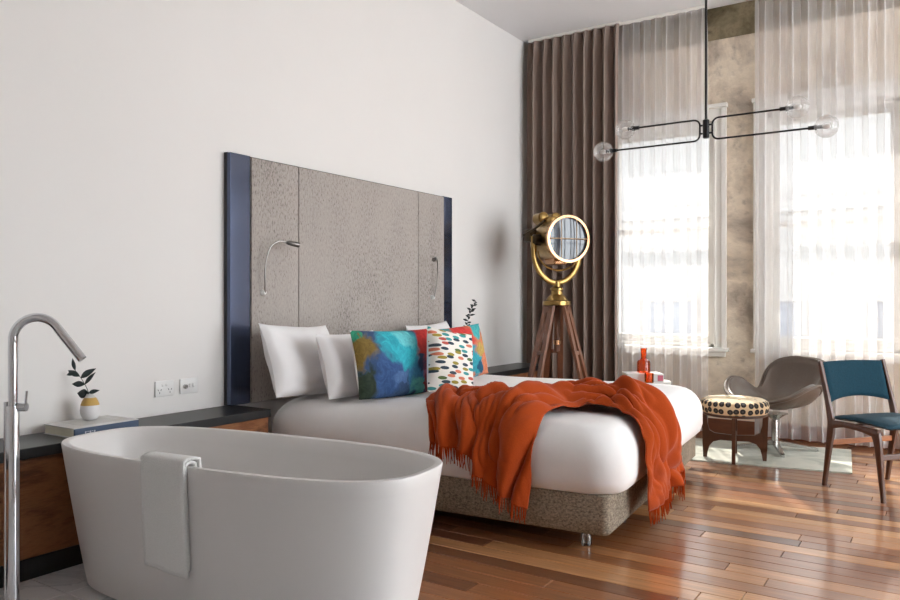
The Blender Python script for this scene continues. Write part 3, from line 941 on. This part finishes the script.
# ================================================================== book, vase, sprigs
bk = thing('book', 'large hardback book with blue spine on the wall ledge', 'book', (.165, 2.07, .568), R(1))
MB().b2((-.125, -.165, .0), (.128, .165, .004), .001).b2((-.125, -.165, .042), (.128, .165, .046), .001).build('cover', 'cover_grey', bk, smooth=False)
MB().b2((-.12, -.160, .004), (.118, .160, .042), .001).build('pages', 'paper', bk, smooth=False)
MB().b2((.120, -.165, .002), (.130, .165, .044), .003).build('spine', 'cover_blue', bk, smooth=False)
MB().b2((-.085, -.10, .0462), (.075, .10, .0468)).build('cover_picture', 'grey_table', bk, smooth=False)
tx = MB()
for k, wd in enumerate((.006, .004, .008, .005, .006)):
    y = -.115 + k * .011
    tx.b2((.1302, y, .017), (.1306, y + wd, .019 if k % 2 else .027)); tx.b2((.1302, y, .024), (.1306, y + .008, .0265))
tx.build('spine_lettering', 'print_white', bk, smooth=False)

def leaf(c, d, ln, wd, nrm, bend=.15):
    """pointed oval leaf from c along d"""
    d = Vector(d).normalized(); s_ = d.cross(Vector(nrm)).normalized(); n = s_.cross(d)
    c = Vector(c); rows = []
    for k in range(7):
        q = k / 6
        w = wd * math.sin(PI * min(.98, max(.02, q)) ** .85) * .5
        b = c + d * ln * q - n * (bend * ln * q * q)
        rows.append([b - s_ * w + n * w * .25, b, b + s_ * w + n * w * .25])
    return rows
vz = thing('bud_vase', 'small egg shaped white vase with mustard shoulder and sprig on the book', 'vase', (.125, 2.085, .6148))
MB().lathe([(.020, 0), (.034, .008), (.043, .03), (.046, .052), (.042, .078), (.033, .100), (.022, .115), (.016, .124), (.016, .128), (.012, .128), (.012, .06)], 28).build('body', 'vase_glaze', vz)
stem = bez([(0, 0, .10), (-.006, -.01, .15), (-.02, -.03, .20), (-.034, -.055, .245)], 6)
MB().tube(stem, lambda q: .0022 - .001 * q, 6).build('stem', 'stem_green', vz)
rt = Vector((.835, .55, 0))
for (q, dx, dz, ln, wd) in ((.22, -.7, .1, .045, .034), (.25, .9, .25, .038, .016), (.5, -.9, .05, .05, .022), (.55, .6, .8, .055, .016), (.75, .7, .5, .06, .024), (.8, -.5, .25, .05, .02), (.98, -.9, -.25, .04, .018), (1.0, -.3, 1, .045, .014)):
    p = stem[min(len(stem) - 1, int(q * (len(stem) - 1)))]
    MB().loft(leaf(p, rt * dx + Vector((0, 0, dz)), ln * 1.35, wd * 1.35, (.5, -.8, .3)), closed=False, cap0=False, cap1=False).build('leaf', 'leaf_dark', vz, solid=.0008, angle=180)

v2 = thing('bud_vase', 'vase with dark upright sprig on the ledge beyond the bed', 'vase', (.20, 5.45, .568))
MB().lathe([(.03, 0), (.04, .01), (.045, .06), (.035, .13), (.016, .17), (.016, .2), (.012, .2), (.012, .17)], 22).build('body', 'frosted_bulb', v2)
stem = bez([(0, 0, .17), (.0, .0, .30), (-.01, -.01, .42), (.0, .03, .53), (.02, .08, .62)], 7)
MB().tube(stem, lambda q: .0025 - .001 * q, 6).build('stem', 'stem_green', v2)
rnd = random.Random(5)
for k in range(26):
    q = .35 + .65 * k / 25
    p = stem[int(q * (len(stem) - 1))]
    a = k * 2.4
    dv = rt * math.cos(a) + Vector((-.55, .835, 0)) * math.sin(a) + Vector((0, 0, rnd.uniform(.2, .9)))
    MB().loft(leaf(p, dv, rnd.uniform(.034, .052), .018, (.5, -.8, .2)), closed=False, cap0=False, cap1=False).build('leaf', 'leaf_black', v2, solid=.0008, angle=180)

# ================================================================== searchlight on a tripod
tp = thing('searchlight', 'antique brass searchlight on a wooden tripod in front of the taupe curtain', 'searchlight', (.69, 6.16, 0), R(-36))
TZ = 1.15
MB().lathe([(.115, TZ), (.125, TZ + .005), (.125, TZ + .04), (.10, TZ + .048), (.085, TZ + .075), (.055, TZ + .10), (.05, TZ + .135), (.06, TZ + .14), (.06, TZ + .155), (.035, TZ + .17), (.03, TZ + .215), (.02, TZ + .22)], 32).build('mount', 'polished_brass', tp)
for k in range(3):
    ang = R(36 + 33.4 - 90 + 60) + k * 2 * PI / 3
    Mx = Matrix.Rotation(ang, 4, 'Z')
    lg = MB()
    def rp(r0, z0, r1, z1, w0, w1, s0, s1):
        """rail from (r0,z0) to (r1,z1), sideways offset s0..s1"""
        lg.loft([[(r0 - .013, s0 - w0, z0), (r0 + .013, s0 - w0, z0), (r0 + .013, s0 + w0, z0), (r0 - .013, s0 + w0, z0)],
                 [(r1 - .011, s1 - w1, z1), (r1 + .011, s1 - w1, z1), (r1 + .011, s1 + w1, z1), (r1 - .011, s1 + w1, z1)]], M=Mx)
    for s_ in (-1, 1):
        rp(.085, TZ, .375, .02, .032, .020, s_ * .038, s_ * .085)
    for z0, hh in ((TZ - .06, .05), (TZ - .42, .018), (.30, .02)):
        f = (TZ - z0) / (TZ - .02); r_ = .085 + .29 * f; s_ = .026 + .059 * f
        lg.box((r_, 0, z0), (.020, 2 * s_, hh * 2), .003, Mx)
    f = .5
    l_ = lg.build('leg', 'tripod_wood', tp, smooth=False)
    MB().lathe([(.02, 0), (.02, .02), (.012, .03)], 12, Mx @ Matrix.Translation((.378, .083, 0))).build('foot_cap', 'polished_brass', l_)
    MB().lathe([(.02, 0), (.02, .02), (.012, .03)], 12, Mx @ Matrix.Translation((.378, -.083, 0))).build('foot_cap', 'polished_brass', l_)
MB().lathe([(.028, .74), (.028, TZ)], 14).build('center_post', 'tripod_wood', tp)
MB().lathe([(.034, .80), (.034, .84)], 14).build('post_collar', 'copper_brass', tp)
# yoke: a U in the plane across the barrel
BZ = 1.735
yk = []
for k in range(33):
    a = PI + PI * k / 32
    yk.append((0, .232 * math.cos(a), BZ - .09 + .29 * math.sin(a)))
yk = [(0, -.232, BZ + .03)] + yk + [(0, .232, BZ + .03)]
MB().tube(yk, .026, 10, flat=.7).build('yoke', 'polished_brass', tp)
yk2 = [(.03, .205 * math.cos(PI + PI * k / 24), BZ - .10 + .17 * math.sin(PI + PI * k / 24)) for k in range(25)]
MB().tube(yk2, .009, 8).build('tilt_rack', 'polished_brass', tp)
Mb = Matrix.Translation((0, 0, BZ)) @ Matrix.Rotation(R(90), 4, 'Y')
MB().lathe([(.02, -.27), (.09, -.265), (.145, -.24), (.17, -.20), (.178, -.16), (.178, .14), (.19, .15), (.19, .175), (.18, .178)], 40, Mb).build('barrel', 'polished_brass', tp)
MB().lathe([(.183, .17), (.207, .172), (.212, .19), (.208, .215), (.187, .217), (.187, .195)], 48, Mb, caps=False).build('bezel', 'copper_brass', tp)
MB().lathe([(.001, .201), (.09, .200), (.186, .192)], 40, Mb).build('lens', 'lamp_glass', tp)
gb = MB()
for yy, hl in ((-.075, .17), (.075, .17)):
    gb.tube([(.219, yy, BZ - hl), (.219, yy, BZ + hl)], .0045, 8)
gb.tube([(.221, -.188, BZ), (.221, .188, BZ)], .0045, 8)
gb.build('guard_bars', 'pale_brass', tp)
for yy in (-.125, -.03, .03, .125):
    hl = math.sqrt(.18 ** 2 - yy ** 2)
    MB().tube([(.204, yy, BZ - hl), (.204, yy, BZ + hl)], .003, 6).build('lens_rib', 'lamp_glass', tp)
for s_ in (-1, 1):
    Mt = Matrix.Translation((0, s_ * .2, BZ)) @ Matrix.Rotation(R(90), 4, 'X')
    MB().lathe([(.05, -.03), (.05, .03), (.03, .05)] if s_ < 0 else [(.03, -.05), (.05, -.03), (.05, .03)], 18, Mt).build('trunnion', 'dark_bronze', tp)
# vent housing and burner box on the rear top and belly
MB().box((-.10, 0, BZ + .185), (.17, .12, .07), .02).box((-.20, 0, BZ + .19), (.14, .17, .10), .025).build('vent_housing', 'polished_brass', tp)
for yy in (-.065, .065):
    Mt = Matrix.Translation((-.19, yy, BZ + .215)) @ Matrix.Rotation(R(90), 4, 'Y')
    MB().lathe([(.036, -.07), (.054, -.058), (.054, .058), (.036, .07)], 16, Mt).build('vent_drum', 'polished_brass', tp)
MB().box((-.02, 0, BZ - .185), (.2, .14, .07), .02).build('burner_box', 'copper_brass', tp)
MB().tube([(-.20, -.23, BZ + .06), (.02, -.215, BZ + .11), (.13, -.19, BZ + .16)], .012, 8).build('side_lever', 'dark_bronze', tp)
MB().box((-.16, -.19, BZ + .05), (.15, .08, .12), .02).build('arc_control', 'dark_bronze', tp)
for k in range(10):
    a = 2 * PI * k / 10
    Mt = Mb @ Matrix.Translation((.181 * math.cos(a), .181 * math.sin(a), .155))
    MB().lathe([(.008, -.006), (.008, .004), (.004, .008)], 8, Mt).build('rivet', 'copper_brass', tp)

# ================================================================== pendant
PX, PY_, PZ = 2.38, 4.70, 2.252
pd = thing('pendant_light', 'black four-armed pendant with clear glass globes hanging from the ceiling', 'lamp', (PX, PY_, PZ))
MB().tube([(0, 0, .03), (0, 0, CZ - PZ - .028)], .0075, 10).build('rod', 'black_metal', pd)
MB().lathe([(.06, CZ - PZ - .03), (.06, CZ - PZ - .004), (.05, CZ - PZ - .001)], 24).build('canopy', 'black_metal', pd)
MB().lathe([(.010, -.062), (.02, -.058), (.02, .05), (.012, .055)], 18).build('hub', 'black_metal', pd)
for s_ in (-1, 1):
    zt, zb = .058, -.072
    tip_t, tip_b = (.44, .59)
    pts = [(s_ * tip_b, 0, zb), (s_ * .075, 0, zb)] + [(s_ * (.075 - .038 * math.sin(a)), 0, zb + .038 * (1 - math.cos(a))) for a in [PI / 2 * k / 6 for k in range(1, 7)]]
    pts += [(s_ * (.075 - .038 * math.cos(a)), 0, zt - .038 * (1 - math.sin(a))) for a in [PI / 2 * k / 6 for k in range(0, 7)]] + [(s_ * tip_t, 0, zt)]
    MB().tube(pts, .0058, 8).build('arm', 'black_metal', pd)
    MB().tube([(s_ * .018, 0, -.03), (s_ * .037, 0, -.03)], .006, 8).tube([(s_ * .018, 0, .02), (s_ * .037, 0, .02)], .006, 8).build('arm_joint', 'black_metal', pd)
    for z_, tp_ in ((zt, tip_t), (zb, tip_b)):
        Mx = Matrix.Translation((s_ * tp_, 0, z_)) @ Matrix.Rotation(s_ * R(90), 4, 'Y')
        so = MB().lathe([(.012, -.02), (.012, .012), (.017, .014), (.017, .026), (.010, .028), (.010, .055)], 14, Mx).build('socket', 'black_metal', pd)
        r_ = .064
        prof = [(.015, .012)] + [(r_ * math.sin(a), .012 + r_ * .97 - r_ * math.cos(a)) for a in [.24 + (PI - .24) * k / 18 for k in range(19)]]
        MB().lathe(prof, 30, Mx).build('globe', 'bulb_glass', pd)
        MB().lathe([(.008, .05), (.014, .065), (.016, .078), (.010, .092), (.002, .096)], 14, Mx).build('bulb', 'frosted_bulb', so)

# ================================================================== rug, stool, chairs
rg = MB()
pl = [(1.80, 5.63), (3.07, 5.83), (2.98, 6.74), (1.74, 6.55)]
rg.add([(x, y, .001) for x, y in pl] + [(x, y, .011) for x, y in pl], [(3, 2, 1, 0), (4, 5, 6, 7), (0, 1, 5, 4), (1, 2, 6, 5), (2, 3, 7, 6), (3, 0, 4, 7)])
tag(rg.build('area_rug', 'rug_wool', smooth=False), 'pale grey green rug under the dotted stool and leather chair', 'rug')

st = thing('footstool', 'round dotted fabric footstool on dark walnut crossed legs', 'stool', (2.285, 5.87, .011), R(20))
MB().lathe([(.20, .345), (.230, .352), (.240, .372), (.242, .41), (.235, .437), (.205, .452), (.12, .460), (.001, .462)], 44).build('cushion', 'dotted_cover', st)
MB().lathe([(.222, .330), (.228, .335), (.228, .348), (.2, .35)], 40).build('seat_board', 'walnut', st)
for k in range(4):
    Mx = Matrix.Rotation(k * PI / 2 + R(-79 - 20 + 0), 4, 'Z')
    poly = [(.196, 0), (.222, 0), (.228, .12), (.230, .22), (.236, .332), (.196, .332), (.192, .26), (.178, .205), (.14, .185), (.0, .175), (.0, .132), (.10, .135), (.15, .12), (.178, .085), (.19, .04)]
    MB().prism(poly, -.013, .013, Mx).build('leg', 'walnut', st, smooth=False)

# leather swivel chair
sw = thing('swivel_chair', 'taupe leather swan-shaped swivel chair on a steel star base', 'chair', (2.475, 6.40, .011), R(-118))
def rim(th):
    """th: 0 = front, pi = back -> (radius, height) of the shell's rim"""
    d = abs(math.degrees(th)); d = d if d <= 180 else 360 - d
    r_ = interp([(0, .29), (30, .32), (60, .38), (85, .40), (103, .36), (116, .27), (124, .33), (134, .405), (146, .405), (162, .365), (180, .34)], d)
    z_ = interp([(0, .395), (30, .40), (55, .45), (75, .53), (88, .550), (100, .52), (111, .44), (118, .43), (125, .52), (134, .625), (146, .685), (162, .715), (180, .722)], d)
    return r_, z_
def rim_s(th):
    rs = [rim(th + R(k)) for k in (-6, -3, 0, 3, 6)]
    return sum(q[0] for q in rs) / 5, sum(q[1] for q in rs) / 5
def shell(u, v):
    th = 2 * PI * u
    r_, z_ = rim_s(th); z0 = .335
    q = v
    rr = r_ * (1 - (1 - q) ** 1.35) * (1 if q < .99 else 1)
    d = abs(math.degrees(th)); d = d if d <= 180 else 360 - d
    p = 3.0 if d < 60 else 2.6
    zz = z0 + (z_ - z0) * q ** p
    if d > 120: rr *= .80 + .2 * q
    return (rr * math.cos(th), rr * math.sin(th), zz)
sb = MB().grid(shell, 96, 16)
o = sb.build('seat_shell', 'taupe_leather', sw, angle=180, solid=.045, offset=-1)
w_ = o.modifiers.new('weld', 'WELD'); w_.merge_threshold = .002
o.modifiers.move(1, 0)
MB().tube([(rim_s(2 * PI * k / 96)[0] * math.cos(2 * PI * k / 96) * 1.0, rim_s(2 * PI * k / 96)[0] * math.sin(2 * PI * k / 96), rim_s(2 * PI * k / 96)[1]) for k in range(97)], .013, 8, caps=False).build('rim_piping', 'taupe_leather', sw)
MB().lathe([(.026, .06), (.026, .24), (.06, .27), (.10, .29)], 20).build('post', 'steel', sw)
for k in range(4):
    Mx = Matrix.Rotation(R(48 + 90 * k), 4, 'Z')
    MB().loft([[(.0, -.022, .04), (.0, .022, .04), (.0, .022, .075), (.0, -.022, .075)], [(.30, -.014, .012), (.30, .014, .012), (.30, .014, .028), (.30, -.014, .028)], [(.315, -.012, .0), (.315, .012, .0), (.315, .012, .022), (.315, -.012, .022)]], M=Mx).build('base_arm', 'steel', sw, smooth=False)

# blue chair
ch = thing('dining_chair', 'walnut framed chair with dark teal blue seat and back', 'chair', (3.29, 5.455, 0), R(-39))
def rail(pts, w, name, mat='walnut', yoff=0, par=ch):
    """pts: (x, z, thickness) centre line in the chair's side plane"""
    P2 = bez([(x, 0, z) for x, z, _ in pts], 6); n = len(P2)
    T = [interp([(i * 6, p[2]) for i, p in enumerate(pts)], k) for k in range(n)]
    rings = []
    for k, p in enumerate(P2):
        t_ = (P2[min(k + 1, n - 1)] - P2[max(k - 1, 0)]).normalized(); nx = Vector((t_.z, 0, -t_.x))
        h = T[k] / 2; e = .25
        ring = []
        for a_, b_ in ((-1, -e), (-1, e), (-e, 1), (e, 1), (1, e), (1, -e), (e, -1), (-e, -1)):
            ring.append(tuple(p + nx * (h * (a_ if abs(a_) == 1 else a_ * 2.6)) + Vector((0, yoff + w / 2 * (b_ if abs(b_) == 1 else b_ * 2.6), 0))))
        rings.append(ring)
    return MB().loft(rings).build(name, mat, par, angle=50)
for s_ in (-1, 1):
    yo = s_ * .262
    rail([(-.225, 0, .022), (-.195, .20, .036), (-.168, .38, .05), (-.175, .46, .042), (-.215, .62, .032), (-.262, .80, .022)], .028, 'rear_leg', yoff=yo)
    rail([(.225, 0, .022), (.202, .20, .034), (.185, .34, .046), (.170, .40, .06)], .028, 'leg', yoff=yo)
    rail([(-.165, .405, .055), (-.06, .418, .036), (.08, .412, .036), (.192, .398, .056)], .028, 'side_rail', yoff=yo)
MB().box((-.185, 0, .285), (.022, .505, .034), .005).build('stretcher', 'orange_wood', ch, smooth=False)  # rear bar in a lighter, more orange wood tone than the frame
MB().box((.195, 0, .26), (.022, .505, .034), .005).build('stretcher', 'walnut', ch, smooth=False)
MB().box((.0, 0, .415), (.03, .505, .03), .005).build('seat_bearer', 'walnut', ch, smooth=False)
def seat_fn(sg):
    def fn(u, v):
        x = -.195 + .44 * u; y = -.242 + .484 * v
        e = ((1 - (2 * u - 1) ** 6) * (1 - (2 * v - 1) ** 6)) ** .3
        return (x, y, .446 + .02 * math.cos(2.4 * (u - .45)) - .014 + sg * .019 * e)
    return fn
MB().grid(seat_fn(1), 20, 20).grid(seat_fn(-1), 20, 20, flip=True).build('seat', 'teal_fabric', ch, angle=60)
def back_fn(sg):
    def fn(u, v):
        yy = -.250 + .500 * u
        q = 2 * u - 1
        zlo = .535 + .035 * (1 - q * q); zhi = .800 - .006 * q * q
        z = zlo + (zhi - zlo) * v
        e = ((1 - q ** 8) * (1 - (2 * v - 1) ** 8)) ** .3
        x = -.205 - (z - .58) * .25 - .03 * (1 - q * q) + sg * .016 * e
        return (x, yy, z)
    return fn
MB().grid(back_fn(1), 24, 16).grid(back_fn(-1), 24, 16, flip=True).build('backrest', 'teal_fabric', ch, angle=60)

# ================================================================== side table with bottle and books behind the bed
sd = thing('side_table', 'round pale side table behind the bed below the sheer curtain', 'table', (1.50, 6.20, 0))
MB().lathe([(.195, .492), (.2, .497), (.2, .515), (.195, .520)], 40).build('table_top', 'grey_table', sd)
MB().lathe([(.018, .03), (.018, .492)], 14).build('pole', 'steel', sd)
MB().lathe([(.15, 0), (.15, .012), (.03, .03)], 32).build('base', 'grey_table', sd)
b1 = thing('book', 'white book under the orange bottle on the side table', 'book', (1.47, 6.18, .520), R(33))
MB().b2((-.15, -.105, 0), (.15, .105, .004), .001).b2((-.15, -.105, .062), (.15, .105, .066), .001).b2((-.15, -.108, 0), (.15, -.104, .066), .001).build('cover', 'cover_grey', b1, smooth=False)
MB().b2((-.145, -.1, .004), (.145, .1, .062)).build('pages', 'paper', b1, smooth=False)
MB().b2((.10, -.1092, .008), (.145, -.108, .054)).build('spine_print', 'spine_pink', b1, smooth=False)
bt = thing('bottle', 'orange glass carafe with tall neck standing on the white book', 'bottle', (1.475, 6.20, .5865))
MB().lathe([(.045, 0), (.055, .004), (.055, .085), (.048, .102), (.030, .112), (.028, .118)], 28).build('body', 'orange_glass', bt)
MB().lathe([(.024, .113), (.024, .19), (.028, .2), (.026, .206)], 24).build('stopper', 'orange_glass', bt)
gl = thing('tumbler', 'small amber glass tumbler in front of the orange bottle', 'glass', (1.575, 6.04, .5205))
MB().lathe([(.032, 0), (.036, .003), (.038, .078), (.0355, .078), (.033, .008)], 24).build('cup', 'amber_glass', gl)
